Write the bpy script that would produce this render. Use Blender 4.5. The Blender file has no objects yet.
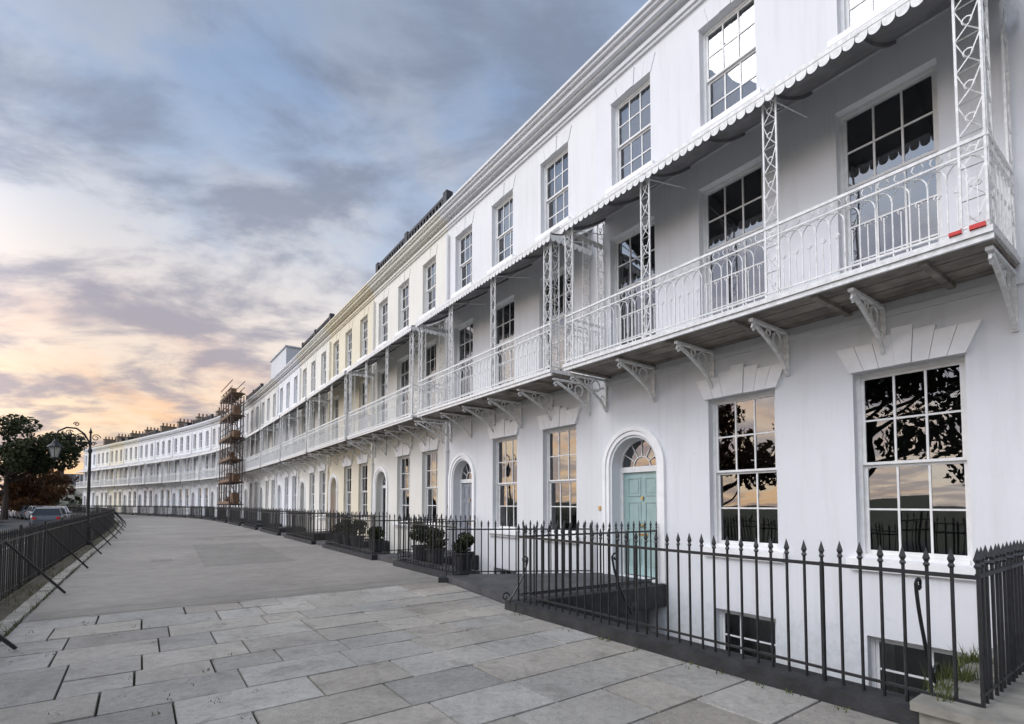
import bpy, math, random
import numpy as np
from mathutils import Vector, Matrix
random.seed(7)
sc=bpy.context.scene
try:
    sc.view_settings.view_transform='Standard'; sc.view_settings.look='None'; sc.view_settings.exposure=0
except Exception: pass
R=math.radians
TH0=36.0; D=7.7; W=6.55; S1=1.0; CAMZ=1.6
# ---------------------------------------------------------------- helpers
class MB:
    def __init__(s): s.v=[];s.f=[];s.c=None
    def q(s,*p):
        i=len(s.v); s.v.extend([tuple(a) for a in p]); s.f.append(tuple(range(i,i+len(p))))
    def box(s,x0,x1,y0,y1,z0,z1):
        i=len(s.v)
        s.v.extend([(x0,y0,z0),(x1,y0,z0),(x1,y1,z0),(x0,y1,z0),(x0,y0,z1),(x1,y0,z1),(x1,y1,z1),(x0,y1,z1)])
        for f in ((3,2,1,0),(4,5,6,7),(0,1,5,4),(1,2,6,5),(2,3,7,6),(3,0,4,7)): s.f.append(tuple(i+k for k in f))
    def tube(s,pts,r,n=4,closed=False,cap=True,radii=None):
        pts=[Vector(p) for p in pts]; m=len(pts); base=len(s.v)
        for i,p in enumerate(pts):
            if closed: t=pts[(i+1)%m]-pts[i-1]
            else: t=pts[min(i+1,m-1)]-pts[max(i-1,0)]
            if t.length<1e-9: t=Vector((0,0,1))
            t.normalize()
            up=Vector((0,0,1)) if abs(t.z)<0.9 else Vector((1,0,0))
            a=t.cross(up).normalized(); b=t.cross(a).normalized()
            rr=radii[i] if radii else r
            for k in range(n):
                an=2*math.pi*(k+.5)/n
                s.v.append(tuple(p+a*math.cos(an)*rr+b*math.sin(an)*rr))
        for i in range(m if closed else m-1):
            j=(i+1)%m
            for k in range(n):
                l=(k+1)%n
                s.f.append((base+i*n+k,base+i*n+l,base+j*n+l,base+j*n+k))
        if cap and not closed:
            s.f.append(tuple(base+k for k in range(n))[::-1]); s.f.append(tuple(base+(m-1)*n+k for k in range(n)))
    def prism(s,poly,z0,z1):
        n=len(poly)
        s.q(*[(p[0],p[1],z1) for p in poly]); s.q(*[(p[0],p[1],z0) for p in poly][::-1])
        for i in range(n):
            a=poly[i];b=poly[(i+1)%n]; s.q((a[0],a[1],z0),(b[0],b[1],z0),(b[0],b[1],z1),(a[0],a[1],z1))
    def xz(s,poly,y0,y1):
        n=len(poly)
        s.q(*[(p[0],y1,p[1]) for p in poly]); s.q(*[(p[0],y0,p[1]) for p in poly][::-1])
        for i in range(n):
            a=poly[i];b=poly[(i+1)%n]; s.q((a[0],y0,a[1]),(b[0],y0,b[1]),(b[0],y1,b[1]),(a[0],y1,a[1]))
    def lathe(s,c,prof,n=10):
        for i in range(len(prof)-1):
            (r0,z0),(r1,z1)=prof[i],prof[i+1]
            for k in range(n):
                a=2*math.pi*k/n;b=2*math.pi*(k+1)/n
                s.q((c[0]+r0*math.cos(a),c[1]+r0*math.sin(a),c[2]+z0),(c[0]+r0*math.cos(b),c[1]+r0*math.sin(b),c[2]+z0),
                    (c[0]+r1*math.cos(b),c[1]+r1*math.sin(b),c[2]+z1),(c[0]+r1*math.cos(a),c[1]+r1*math.sin(a),c[2]+z1))
    def mesh(s,name,mat,smooth=False):
        me=bpy.data.meshes.new(name); me.from_pydata(s.v,[],s.f); me.update()
        for m in (mat if isinstance(mat,(list,tuple)) else [mat]): me.materials.append(m)
        if smooth:
            for p in me.polygons: p.use_smooth=True
        return me
def obj(name,me,parent=None,mw=None,color=None):
    o=bpy.data.objects.new(name,me); sc.collection.objects.link(o)
    if parent is not None: o.parent=parent
    if mw is not None: o.matrix_world=mw
    if color: o.color=color
    return o
def empty(name,mw=None):
    o=bpy.data.objects.new(name,None); sc.collection.objects.link(o); o.empty_display_size=.3
    if mw is not None: o.matrix_world=mw
    return o
# ---------------------------------------------------------------- materials
class NT:
    def __init__(s,tree): s.t=tree; s.n=tree.nodes; s.l=tree.links
    def new(s,t,**k):
        n=s.n.new(t)
        for a,b in k.items(): setattr(n,a,b)
        return n
    def link(s,a,b): s.l.new(a,b)
    def noise(s,vec,scale,detail=3,rough=.55,dist=0):
        n=s.new('ShaderNodeTexNoise'); n.inputs['Scale'].default_value=scale; n.inputs['Detail'].default_value=detail
        n.inputs['Roughness'].default_value=rough; n.inputs['Distortion'].default_value=dist
        if vec is not None: s.link(vec,n.inputs['Vector'])
        return n.outputs['Fac']
    def ramp(s,fac,stops,interp='LINEAR'):
        n=s.new('ShaderNodeValToRGB'); n.color_ramp.interpolation=interp
        e=n.color_ramp.elements
        while len(e)<len(stops): e.new(.5)
        for i,(p,c) in enumerate(stops):
            e[i].position=p; e[i].color=(c,c,c,1) if not isinstance(c,(tuple,list)) else (*c[:3],1)
        s.link(fac,n.inputs['Fac']); return n.outputs['Color']
    def mix(s,fac,a,b,mode='MIX'):
        n=s.new('ShaderNodeMix',data_type='RGBA',blend_type=mode)
        for sock,v in ((n.inputs[0],fac),(n.inputs[6],a),(n.inputs[7],b)):
            if isinstance(v,bpy.types.NodeSocket): s.link(v,sock)
            elif isinstance(v,(tuple,list)): sock.default_value=(*v[:3],1)
            elif sock.type=='RGBA': sock.default_value=(v,v,v,1)
            else: sock.default_value=v
        return n.outputs[2]
    def math(s,op,a,b=None,c=None,clamp=False):
        n=s.new('ShaderNodeMath',operation=op,use_clamp=clamp)
        for i,v in enumerate((a,b,c)):
            if v is None: continue
            if isinstance(v,bpy.types.NodeSocket): s.link(v,n.inputs[i])
            else: n.inputs[i].default_value=v
        return n.outputs[0]
    def vmath(s,op,a,b):
        n=s.new('ShaderNodeVectorMath',operation=op)
        for i,v in enumerate((a,b)):
            if isinstance(v,bpy.types.NodeSocket): s.link(v,n.inputs[i])
            else: n.inputs[i].default_value=v
        return n
    def bump(s,h,strength,dist=.01):
        n=s.new('ShaderNodeBump'); n.inputs['Strength'].default_value=strength; n.inputs['Distance'].default_value=dist
        s.link(h,n.inputs['Height']); return n.outputs['Normal']
def mat(name):
    m=bpy.data.materials.new(name); m.use_nodes=True; t=NT(m.node_tree); b=m.node_tree.nodes['Principled BSDF']
    return m,t,b
def objvec(t,rand=True):
    tc=t.new('ShaderNodeTexCoord').outputs['Object']
    if not rand: return tc
    oi=t.new('ShaderNodeObjectInfo')
    m=t.math('MULTIPLY',oi.outputs['Random'],53.)
    return t.vmath('ADD',tc,m).outputs[0]
def scaled(t,v,sc3):
    return t.vmath('MULTIPLY',v,sc3).outputs[0]
def simple(name,col,rough=.6,var=.25,scale=6,bump=.15,metal=0,objcol=False,spec=.5,bd=.004):
    m,t,b=mat(name); v=objvec(t)
    if objcol:
        c0=t.new('ShaderNodeObjectInfo').outputs['Color']
    else:
        r=t.new('ShaderNodeRGB'); r.outputs[0].default_value=(*col,1); c0=r.outputs[0]
    n=t.noise(v,scale,2,.6)
    f=t.ramp(n,[(.3,1-var),(.7,1+var*.4)])
    t.link(t.mix(1,c0,f,'MULTIPLY'),b.inputs['Base Color'])
    b.inputs['Roughness'].default_value=rough; b.inputs['Metallic'].default_value=metal
    b.inputs['Specular IOR Level'].default_value=spec
    if bump>.12: t.link(t.bump(t.noise(v,scale*6,1),bump,bd),b.inputs['Normal'])
    return m
def stucco():
    m,t,b=mat('stucco_paint'); v=objvec(t)
    c=t.new('ShaderNodeObjectInfo').outputs['Color']
    big=t.ramp(t.noise(v,.55,2,.6),[(.3,.94),(.65,1.)])
    streak=t.ramp(t.noise(scaled(t,v,(5,5,.35)),1.5,3,.65),[(.28,(.94,.935,.925)),(.5,(1,1,1))])
    c=t.mix(1,c,big,'MULTIPLY'); c=t.mix(1,c,streak,'MULTIPLY')
    n9=t.noise(v,9,4,.7)
    spots=t.ramp(n9,[(.24,(.90,.89,.87)),(.36,(1,1,1))]); c=t.mix(1,c,spots,'MULTIPLY')
    sp=t.new('ShaderNodeSeparateXYZ'); t.link(t.new('ShaderNodeTexCoord').outputs['Object'],sp.inputs[0])
    low=t.math('MULTIPLY_ADD',sp.outputs['Z'],-.35,t.math('MULTIPLY',n9,1.2)); lowf=t.ramp(low,[(.62,0.),(1.25,1.)])
    c=t.mix(t.math('MULTIPLY',lowf,.35),c,(.42,.44,.38))
    t.link(c,b.inputs['Base Color']); b.inputs['Roughness'].default_value=.72; b.inputs['Specular IOR Level'].default_value=.3
    t.link(t.bump(t.noise(v,12,3,.8),.4,.006),b.inputs['Normal']); return m
M={}
M['wall']=stucco()
M['trim']=simple('white_trim_paint',(.90,.90,.90),.6,.08,3,.1)
M['frame']=simple('sash_white_paint',(.80,.80,.79),.45,.1,8,.05)
M['iron_w']=simple('white_painted_iron',(.82,.82,.81),.5,.2,14,.1)
M['iron_b']=simple('black_painted_iron',(.018,.019,.022),.42,.5,14,.1)
M['plinth']=simple('dark_stone_plinth',(.032,.033,.036),.75,.5,5,.5,bd=.01)
M['slab']=simple('landing_stone',(.075,.075,.08),.7,.4,3,.4,bd=.01)
M['stone']=simple('pale_coping_stone',(.30,.285,.25),.85,.45,4,.6,bd=.01)
M['deck']=simple('weathered_deck_boards',(.30,.27,.235),.8,.45,3,.4)
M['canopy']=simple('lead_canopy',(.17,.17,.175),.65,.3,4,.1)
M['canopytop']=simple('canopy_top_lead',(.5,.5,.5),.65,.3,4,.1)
M['slate']=simple('slate_roof',(.05,.052,.06),.6,.5,4,.1)
M['brick']=simple('chimney_brick',(.26,.20,.15),.9,.4,6,.2)
M['pot']=simple('clay_pots',(.30,.17,.10),.8,.3,6,.1)
M['door']=simple('door_paint',(.3,.5,.5),.4,.12,6,.08,objcol=True)
M['brass']=simple('brass',(.55,.42,.2),.3,.1,6,0,metal=1)
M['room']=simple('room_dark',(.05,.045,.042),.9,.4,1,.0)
M['curtain']=simple('curtain_cloth',(.55,.53,.50),.9,.2,3,.1)
M['yellow']=simple('scaffold_boards',(.20,.125,.075),.8,.4,3,.1)
M['steel']=simple('scaffold_steel',(.13,.095,.08),.6,.4,6,.1,metal=.3)
M['rubber']=simple('rubber',(.02,.02,.02),.8,.2,6,0)
M['carpaint']=simple('car_paint',(.5,.5,.5),.22,.04,2,0,objcol=True)
M['carglass']=simple('car_glass',(.02,.025,.03),.05,.1,2,0,spec=.8)
M['red']=simple('red_plastic',(.6,.02,.015),.35,.1,6,0)
M['soil']=simple('soil_verge',(.075,.065,.045),.95,.5,7,.8,bd=.03)
M['bark']=simple('bark',(.06,.045,.035),.9,.5,9,.3,bd=.02)
M['lampglass']=simple('lantern_glass',(.45,.45,.42),.15,.1,6,0)
# glass
m,t,b=mat('window_glass'); t.n.remove(b)
out=t.n['Material Output']; v=objvec(t)
gl=t.new('ShaderNodeBsdfGlossy'); gl.inputs['Roughness'].default_value=.0; gl.inputs['Color'].default_value=(.95,.97,1,1)
tr=t.new('ShaderNodeBsdfTransparent'); tr.inputs['Color'].default_value=(.72,.76,.77,1)
fr=t.new('ShaderNodeFresnel'); fr.inputs['IOR'].default_value=2.35
bn=t.bump(t.noise(v,1.7,0),.14,.03); t.link(bn,gl.inputs['Normal'])
ms=t.new('ShaderNodeMixShader'); t.link(fr.outputs[0],ms.inputs[0]); t.link(tr.outputs[0],ms.inputs[1]); t.link(gl.outputs[0],ms.inputs[2])
t.link(ms.outputs[0],out.inputs['Surface']); M['glass']=m
# paving slabs
m,t,b=mat('paving_flagstone'); v=objvec(t,False)
a=t.new('ShaderNodeAttribute',attribute_name='Col').outputs['Color']
c=t.mix(1,a,t.ramp(t.noise(v,.9,4,.65),[(.3,.76),(.7,1.1)]),'MULTIPLY')
c=t.mix(1,c,t.ramp(t.noise(v,14,5,.75),[(.3,.78),(.6,1.06)]),'MULTIPLY')
st=t.ramp(t.noise(v,2.6,5,.7,.6),[(.52,0.),(.68,1.)]); c=t.mix(t.math('MULTIPLY',st,.42),c,(.12,.11,.095))
sp=t.ramp(t.noise(v,38,2,.5),[(.64,0.),(.70,1.)]); c=t.mix(t.math('MULTIPLY',sp,.5),c,(.08,.08,.07))
sp=t.ramp(t.noise(v,24,2,.5),[(.67,0.),(.71,1.)]); c=t.mix(t.math('MULTIPLY',sp,.4),c,(.5,.49,.46))
t.link(c,b.inputs['Base Color']); t.link(t.ramp(t.noise(v,2.,3),[(.3,.5),(.7,.85)]),b.inputs['Roughness'])
h=t.math('ADD',t.noise(v,70,2),t.math('MULTIPLY',t.noise(v,7,4),2.5)); t.link(t.bump(h,.6,.008),b.inputs['Normal']); M['flag']=m
def tarmac(name,col,dark):
    m,t,b=mat(name); v=objvec(t,False)
    c=t.mix(t.ramp(t.noise(v,.35,5,.65,.4),[(.35,0.),(.65,1.)]),col,tuple(x*.74 for x in col))
    c=t.mix(1,c,t.ramp(t.noise(v,3.,5,.7),[(.3,.80),(.65,1.06)]),'MULTIPLY')
    c=t.mix(t.ramp(t.noise(v,150,1,.5),[(.45,0.),(.7,.55)]),c,dark)
    t.link(c,b.inputs['Base Color']); b.inputs['Roughness'].default_value=.8
    t.link(t.bump(t.noise(v,130,2),.5,.006),b.inputs['Normal']); return m
M['path']=tarmac('worn_path_asphalt',(.36,.333,.297),(.17,.16,.15))
M['patch']=tarmac('asphalt_patch',(.30,.28,.25),(.15,.14,.13))
M['road']=tarmac('road_asphalt',(.07,.07,.072),(.03,.03,.03))
m,t,b=mat('grass_ground'); v=objvec(t,False)
t.link(t.mix(t.noise(v,.05,5),(.035,.05,.018),(.08,.085,.035)),b.inputs['Base Color']); b.inputs['Roughness'].default_value=.95
M['grass']=m
def leafmat(name,c1,c2,c3):
    m,t,b=mat(name); a=t.new('ShaderNodeAttribute',attribute_name='Col').outputs['Fac']
    t.link(t.ramp(a,[(0,c1),(.5,c2),(1,c3)]),b.inputs['Base Color']); b.inputs['Roughness'].default_value=.7
    b.inputs['Specular IOR Level'].default_value=.25
    return m
M['leafg']=leafmat('foliage_green',(.014,.02,.010),(.028,.038,.015),(.06,.068,.026))
M['leafo']=leafmat('foliage_autumn',(.045,.022,.012),(.10,.045,.018),(.17,.085,.028))
M['leafw']=leafmat('weed_green',(.04,.06,.02),(.08,.10,.03),(.13,.14,.05))
# ---------------------------------------------------------------- curve
thetas=[36,36,35.6,35.2,35,35.2,35.8,36.4,37.5,40,45,48.5,50.5,51.5,52,52.5,53,53.5,54]
NH=len(thetas)
def dvec(th): return Vector((-math.sin(R(th)),math.cos(R(th)),0))
def ovec(th): return Vector((-math.cos(R(th)),-math.sin(R(th)),0))
P1=-ovec(TH0)*D+dvec(TH0)*S1
B=[P1-dvec(36)*W]
for th in thetas: B.append(B[-1]+dvec(th)*W)
S_B=[S1-W+i*W for i in range(NH+1)]
def bo(i,off):
    if i==0: return B[0]+ovec(thetas[0])*off
    if i==NH: return B[NH]+ovec(thetas[-1])*off
    a=(thetas[i-1]+thetas[i])/2; h=R(thetas[i]-thetas[i-1])/2
    return B[i]+ovec(a)*off/math.cos(h)
def P(s,off,z=0):
    if s<=S_B[0]: p=bo(0,off)+dvec(thetas[0])*(s-S_B[0])
    elif s>=S_B[-1]: p=bo(NH,off)+dvec(thetas[-1])*(s-S_B[-1])
    else:
        i=min(int((s-S_B[0])//W),NH-1); f=(s-S_B[i])/W
        p=bo(i,off).lerp(bo(i+1,off),f)
    return Vector((p.x,p.y,z))
def T(k,shift=0):
    th=thetas[k]; d=dvec(th); o=ovec(th); p=B[k]
    return Matrix(((d.x,o.x,0,p.x),(d.y,o.y,0,p.y),(0,0,1,0),(0,0,0,1)))
# ---------------------------------------------------------------- house parts
rng=random.Random(3)
XW=[1.24,3.42,5.62]; XU=[1.38,3.54,5.6]; DX0,DX1=5.07,6.17; DXC=5.62; DR=.55; SPR=2.32
UP=.25
GZ0,GZ1=.88,3.33; FZ0,FZ1=4.34,7.02; SZ0,SZ1=7.79+UP,9.60+UP
openings=[(XW[0]-.58,XW[0]+.58,GZ0,GZ1),(XW[1]-.56,XW[1]+.56,GZ0,GZ1),(DX0,DX1,.16,SPR+DR)]
for x in XU: openings.append((x-.56,x+.56,FZ0,FZ1))
for x in XU: openings.append((x-.5,x+.5,SZ0,SZ1))
for x in XW[:2]: openings.append((x-.5,x+.5,-1.75,-.12))
def build_wall():
    w=MB(); xs=sorted({0.,W}|{a for o in openings for a in o[:2]}); zs=sorted({-2.75,10.45+UP,6.55,.12}|{a for o in openings for a in o[2:]})
    for i in range(len(xs)-1):
        for j in range(len(zs)-1):
            cx=(xs[i]+xs[i+1])/2; cz=(zs[j]+zs[j+1])/2
            if any(o[0]<cx<o[1] and o[2]<cz<o[3] for o in openings): continue
            w.q((xs[i],0,zs[j]),(xs[i+1],0,zs[j]),(xs[i+1],0,zs[j+1]),(xs[i],0,zs[j+1]))
    for k,(a,b_,c,d) in enumerate(openings):
        dp=-.24
        if k==2:
            dp=-.34; n=20; pts=[(DXC+DR*math.cos(math.pi*i/n),SPR+DR*math.sin(math.pi*i/n)) for i in range(n+1)]
            for i in range(n):
                p,q=pts[i],pts[i+1]
                w.q((p[0],0,p[1]),(p[0],0,d),(q[0],0,d),(q[0],0,q[1])); w.q((p[0],0,p[1]),(q[0],0,q[1]),(q[0],dp,q[1]),(p[0],dp,p[1]))
            w.q((a,0,c),(a,dp,c),(a,dp,SPR),(a,0,SPR)); w.q((b_,0,c),(b_,dp,c),(b_,dp,SPR),(b_,0,SPR)); w.q((a,0,c),(b_,0,c),(b_,dp,c),(a,dp,c))
            continue
        w.q((a,0,c),(a,dp,c),(a,dp,d),(a,0,d)); w.q((b_,0,c),(b_,dp,c),(b_,dp,d),(b_,0,d))
        w.q((a,0,c),(b_,0,c),(b_,dp,c),(a,dp,c)); w.q((a,0,d),(b_,0,d),(b_,dp,d),(a,dp,d))
    w.q((.004,0,-2.75),(.004,-9,-2.75),(.004,-9,10.45+UP),(.004,0,10.45+UP)); w.q((W-.004,0,-2.75),(W-.004,-9,-2.75),(W-.004,-9,10.45+UP),(W-.004,0,10.45+UP))
    w.q((0,-9,-2.75),(W,-9,-2.75),(W,-9,10.45+UP),(0,-9,10.45+UP))
    return w
def build_trim():
    w=MB(); l=MB()
    for k,x in enumerate(XW[:2]):
        n=7; hw=.60; z0=GZ1+.002
        for i in range(n):
            a=-hw+2*hw*i/n; b_=-hw+2*hw*(i+1)/n; hh=.30+(.13 if i==3 else .065 if i in(2,4) else .0)
            hh2=hh+.04; sp=.26
            ta=a*(1+sp*hh2/.35); tb=b_*(1+sp*hh2/.35)
            g=.003
            l.xz([(x+a+g,z0),(x+b_-g,z0),(x+tb-g,z0+hh2),(x+ta+g,z0+hh2)],0,.06+(.015 if i==3 else 0))
        l.box(x-.68,x+.68,0,.11,GZ0-.09,GZ0-.003)
        l.box(x-.63,x+.63,0,.05,GZ0-.16,GZ0-.092)
    for x in XU:
        l.box(x-.6,x+.6,0,.09,SZ0-.09,SZ0-.003)
        for i in range(5):
            hw=.52; a=-hw+2*hw*i/5; b_=-hw+2*hw*(i+1)/5; g=.003; hh=.3+(.06 if i==2 else 0)
            w.xz([(x+a+g,SZ1+.003),(x+b_-g,SZ1+.003),(x+b_*1.22-g,SZ1+.003+hh),(x+a*1.22+g,SZ1+.003+hh)],0,.014+(.012 if i==2 else 0))
    for x in XW[:2]: w.box(x-.58,x+.58,0,.07,-1.83,-1.753)
    for (r0,r1,y) in ((DR+.05,DR+.13,.035),(DR+.13,DR+.21,.06)):
        n=24; pts=[]
        for i in range(n+1):
            a=math.pi*i/n
            pts.append(((DXC+r0*math.cos(a),SPR+r0*math.sin(a)),(DXC+r1*math.cos(a),SPR+r1*math.sin(a))))
        for i in range(n):
            p,q=pts[i],pts[i+1]; l.xz([p[0],p[1],q[1],q[0]],0,y)
        l.box(DXC-r1,DXC-r0,0,y,.16,SPR); l.box(DXC+r0,DXC+r1,0,y,.16,SPR)
    for (z0,z1,y) in ((9.93,9.99,.05),(9.99,10.07,.09),(10.17,10.23,.16),(10.23,10.33,.26),(10.33,10.39,.33),(10.39,10.45,.38)):
        w.box(0,W,-.1,y,z0+UP+.12,z1+UP+.12)
    w.box(0,W,-.3,-.0,10.56+UP,10.76+UP); w.box(0,W,-.34,.05,10.76+UP,10.83+UP)
    w.box(0,W,0,.03,3.98,4.06)
    return w,l
def sash(F,G,I,C,xc,w,z0,z1,rows,cols,top,kind=0,yb=-.12):
    x0,x1=xc-w/2,xc+w/2
    F.box(x0,x0+.045,yb-.1,yb,z0,z1); F.box(x1-.045,x1,yb-.1,yb,z0,z1)
    F.box(x0+.045,x1-.045,yb-.1,yb,z1-.05,z1); F.box(x0+.045,x1-.045,yb-.1,yb+.03,z0,z0+.05)
    ix0,ix1,iz0,iz1=x0+.045,x1-.045,z0+.05,z1-.05
    zm=iz1-(iz1-iz0)*top/rows
    for (a,b_,nr,y) in ((zm,iz1,top,yb-.02),(iz0,zm,rows-top,yb-.06)):
        F.box(ix0,ix0+.04,y-.03,y,a,b_); F.box(ix1-.04,ix1,y-.03,y,a,b_)
        F.box(ix0+.04,ix1-.04,y-.031,y+.001,b_-.035,b_); F.box(ix0+.04,ix1-.04,y-.031,y+.001,a,a+(.05 if a==iz0 else .035))
        gx0,gx1,gz0,gz1=ix0+.04,ix1-.04,a+.035,b_-.035
        for i in range(1,cols):
            x=gx0+(gx1-gx0)*i/cols; F.box(x-.012,x+.012,y-.028,y-.002,gz0,gz1)
        for j in range(1,nr):
            z=gz0+(gz1-gz0)*j/nr; F.box(gx0,gx1,y-.026,y-.004,z-.012,z+.012)
        for i in range(cols):
            for j in range(nr):
                xa=gx0+(gx1-gx0)*i/cols; xb=gx0+(gx1-gx0)*(i+1)/cols; za=gz0+(gz1-gz0)*j/nr; zb=gz0+(gz1-gz0)*(j+1)/nr
                t1=rng.uniform(-.0022,.0022); t2=rng.uniform(-.0022,.0022); yy=y-.015
                G.q((xa,yy-t1+t2,zb),(xb,yy+t1+t2,zb),(xb,yy+t1-t2,za),(xa,yy-t1-t2,za))
    d=-1.6; e=.25
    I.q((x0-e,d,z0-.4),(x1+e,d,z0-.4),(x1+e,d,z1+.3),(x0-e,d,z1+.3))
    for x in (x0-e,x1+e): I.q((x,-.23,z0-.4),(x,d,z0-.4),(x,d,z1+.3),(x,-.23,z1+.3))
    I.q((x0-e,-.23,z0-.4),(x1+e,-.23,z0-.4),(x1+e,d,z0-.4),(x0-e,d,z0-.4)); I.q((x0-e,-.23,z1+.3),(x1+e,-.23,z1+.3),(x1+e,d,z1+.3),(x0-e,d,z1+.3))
    def cur(a,b_,za,zb,amp=.02):
        n=max(4,int((b_-a)/.03)); pr=None
        for i in range(n+1):
            x=a+(b_-a)*i/n; y=-.32+amp*math.sin(i*1.7)+amp*.5*math.sin(i*.9)
            if pr: C.q((pr[0],pr[1],za),(x,y,za),(x,y,zb),(pr[0],pr[1],zb))
            pr=(x,y)
    if kind==1: cur(x0,x0+w*.2,z0,z1); cur(x1-w*.2,x1,z0,z1)
    if kind==2: cur(x0,x1,z0+(z1-z0)*.35,z1,.003)
    if kind==3: cur(x0,x1,z0,z0+(z1-z0)*.45,.012)
    if kind==4: cur(x0,x0+w*.28,z0,z1)
def build_windows(kinds):
    F,G,I,C=MB(),MB(),MB(),MB()
    sash(F,G,I,C,XW[0],1.16,GZ0,GZ1,4,3,2,kinds[0]); sash(F,G,I,C,XW[1],1.12,GZ0,GZ1,4,3,2,kinds[1])
    for i,x in enumerate(XU): sash(F,G,I,C,x,1.12,FZ0,FZ1,5,3,2,kinds[2+i])
    for i,x in enumerate(XU): sash(F,G,I,C,x,1.0,SZ0,SZ1,4,3,2,kinds[5+i])
    for x in XW[:2]: sash(F,G,I,C,x,1.0,-1.75,-.12,4,3,2,2 if x==XW[1] else 1)
    y=-.27; n=20
    G.q(*[(DXC+(DR-.03)*math.cos(math.pi*i/n),y-.01,SPR+(DR-.03)*math.sin(math.pi*i/n)) for i in range(n+1)][::-1])
    arc=[(DXC+(DR-.02)*math.cos(math.pi*i/n),y,SPR+(DR-.02)*math.sin(math.pi*i/n)) for i in range(n+1)]
    F.tube(arc,.03,4)
    arc=[(DXC+.2*math.cos(math.pi*i/n),y,SPR+.2*math.sin(math.pi*i/n)) for i in range(n+1)]; F.tube(arc,.012,4)
    for i in range(1,6):
        a=math.pi*i/6; F.tube([(DXC+.2*math.cos(a),y,SPR+.2*math.sin(a)),(DXC+.53*math.cos(a),y,SPR+.53*math.sin(a))],.011,4)
    F.box(DX0,DX1,y-.05,y+.03,SPR-.11,SPR+.0)
    F.box(DX0,DX0+.07,y-.05,y+.02,.16,SPR-.11); F.box(DX1-.07,DX1,y-.05,y+.02,.16,SPR-.11)
    I.box(DX0-.1,DX1+.1,-1.4,-.36,SPR-.2,SPR+.7)
    return F,G,I,C
def build_door():
    w=MB(); y=-.29; x0,x1=DX0+.072,DX1-.072; z0,z1=.18,SPR-.112
    w.box(x0,x1,y-.05,y,z0,z1)
    st=.1
    xs=[(x0+st,DXC-st/2),(DXC+st/2,x1-st)]; zs=[(z0+.2,z0+.72),(z0+.85,z0+1.45),(z0+1.56,z1-.1)]
    for a,b_ in xs:
        for c,d in zs:
            w.box(a,b_,y,y+.014,c,c+.025); w.box(a,b_,y,y+.014,d-.025,d); w.box(a,a+.025,y,y+.014,c+.025,d-.025); w.box(b_-.025,b_,y,y+.014,c+.025,d-.025)
            w.box(a+.06,b_-.06,y,y+.01,c+.06,d-.06)
    h=MB(); h.lathe((DXC,y+.03,z0+.98),[(0,-.035),(.03,-.02),(.035,0),(.03,.02),(0,.035)],8)
    h.box(DXC-.12,DXC+.12,y,y+.012,z0+.78,z0+.82); h.box(DXC-.02,DXC+.02,y+.012,y+.04,z0+1.48,z0+1.55)
    h.box(DX1+.30,DX1+.36,0,.02,1.45,1.54)
    return w,h
BX0,BX1,BY=.2,6.32,1.1; DZ=4.28
def arcpts(c,r,a0,a1,n,plane):
    out=[]
    for i in range(n+1):
        a=a0+(a1-a0)*i/n; u=r*math.cos(a); v=r*math.sin(a)
        out.append((c[0]+u*plane.x,c[1]+u*plane.y,c[2]+v))
    return out
def bal_panel(w,p,q):
    p=Vector((*p,0));q=Vector((*q,0)); L=(q-p).length; dr=(q-p).normalized(); z=DZ
    for (h,r) in ((.93,.024),(.80,.013),(.06,.015)): w.tube([p+Vector((0,0,z+h)),q+Vector((0,0,z+h))],r,4)
    sp=.155; n=max(2,round(L/sp)); sp=L/n
    for i in range(n+1):
        c=p+dr*sp*i
        w.tube([c+Vector((0,0,z)),c+Vector((0,0,z+.56))],.009,4,cap=False)
        if i<n:
            m_=c+dr*sp*.5
            w.tube([m_+Vector((0,0,z+.06)),m_+Vector((0,0,z+.48))],.007,4,cap=False)
            w.tube(arcpts(m_+Vector((0,0,z+.865)),.052,0,2*math.pi,8,dr)[:-1],.007,3,closed=True)
            w.tube(arcpts(m_+Vector((0,0,z+.48)),.03,0,2*math.pi,6,dr)[:-1],.007,3,closed=True)
        if i<n-1:
            m_=c+dr*sp
            pts=[c+Vector((0,0,z+.56))]+[Vector(a) for a in arcpts(m_+Vector((0,0,z+.62)),sp,math.pi,0,8,dr)]+[c+dr*2*sp+Vector((0,0,z+.56))]
            w.tube(pts,.008,3,cap=False)
def trellis(w,c,dr,wd,z0,z1,r=.015):
    c=Vector((c[0],c[1],0)); dr=Vector((dr[0],dr[1],0)).normalized(); a=c-dr*wd/2; b_=c+dr*wd/2
    zz=lambda z:Vector((0,0,z))
    w.tube([a+zz(z0),a+zz(z1)],r,4); w.tube([b_+zz(z0),b_+zz(z1)],r,4)
    n=max(3,round((z1-z0)/.34)); h=(z1-z0)/n
    for i in range(n):
        za=z0+h*i; zb=za+h
        w.tube([a+zz(zb),b_+zz(zb)],.008,3,cap=False)
        w.tube([a+zz(za),c+dr*wd*.1+zz(za+h*.4),b_+zz(zb)],.007,3,cap=False); w.tube([b_+zz(za),c-dr*wd*.1+zz(za+h*.4),a+zz(zb)],.007,3,cap=False)
        w.tube(arcpts(c+zz(za+h*.5),wd*.2,0,2*math.pi,8,dr)[:-1],.007,3,closed=True)
PX=[BX0,2.3,4.36,BX1]
CY=1.22; CZ0=7.54; CZ1=6.97
def cprof(n=8):
    return [(CY*i/n, CZ0+(CZ1-CZ0)*(1-(1-i/n)**1.6)) for i in range(n+1)]
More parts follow.
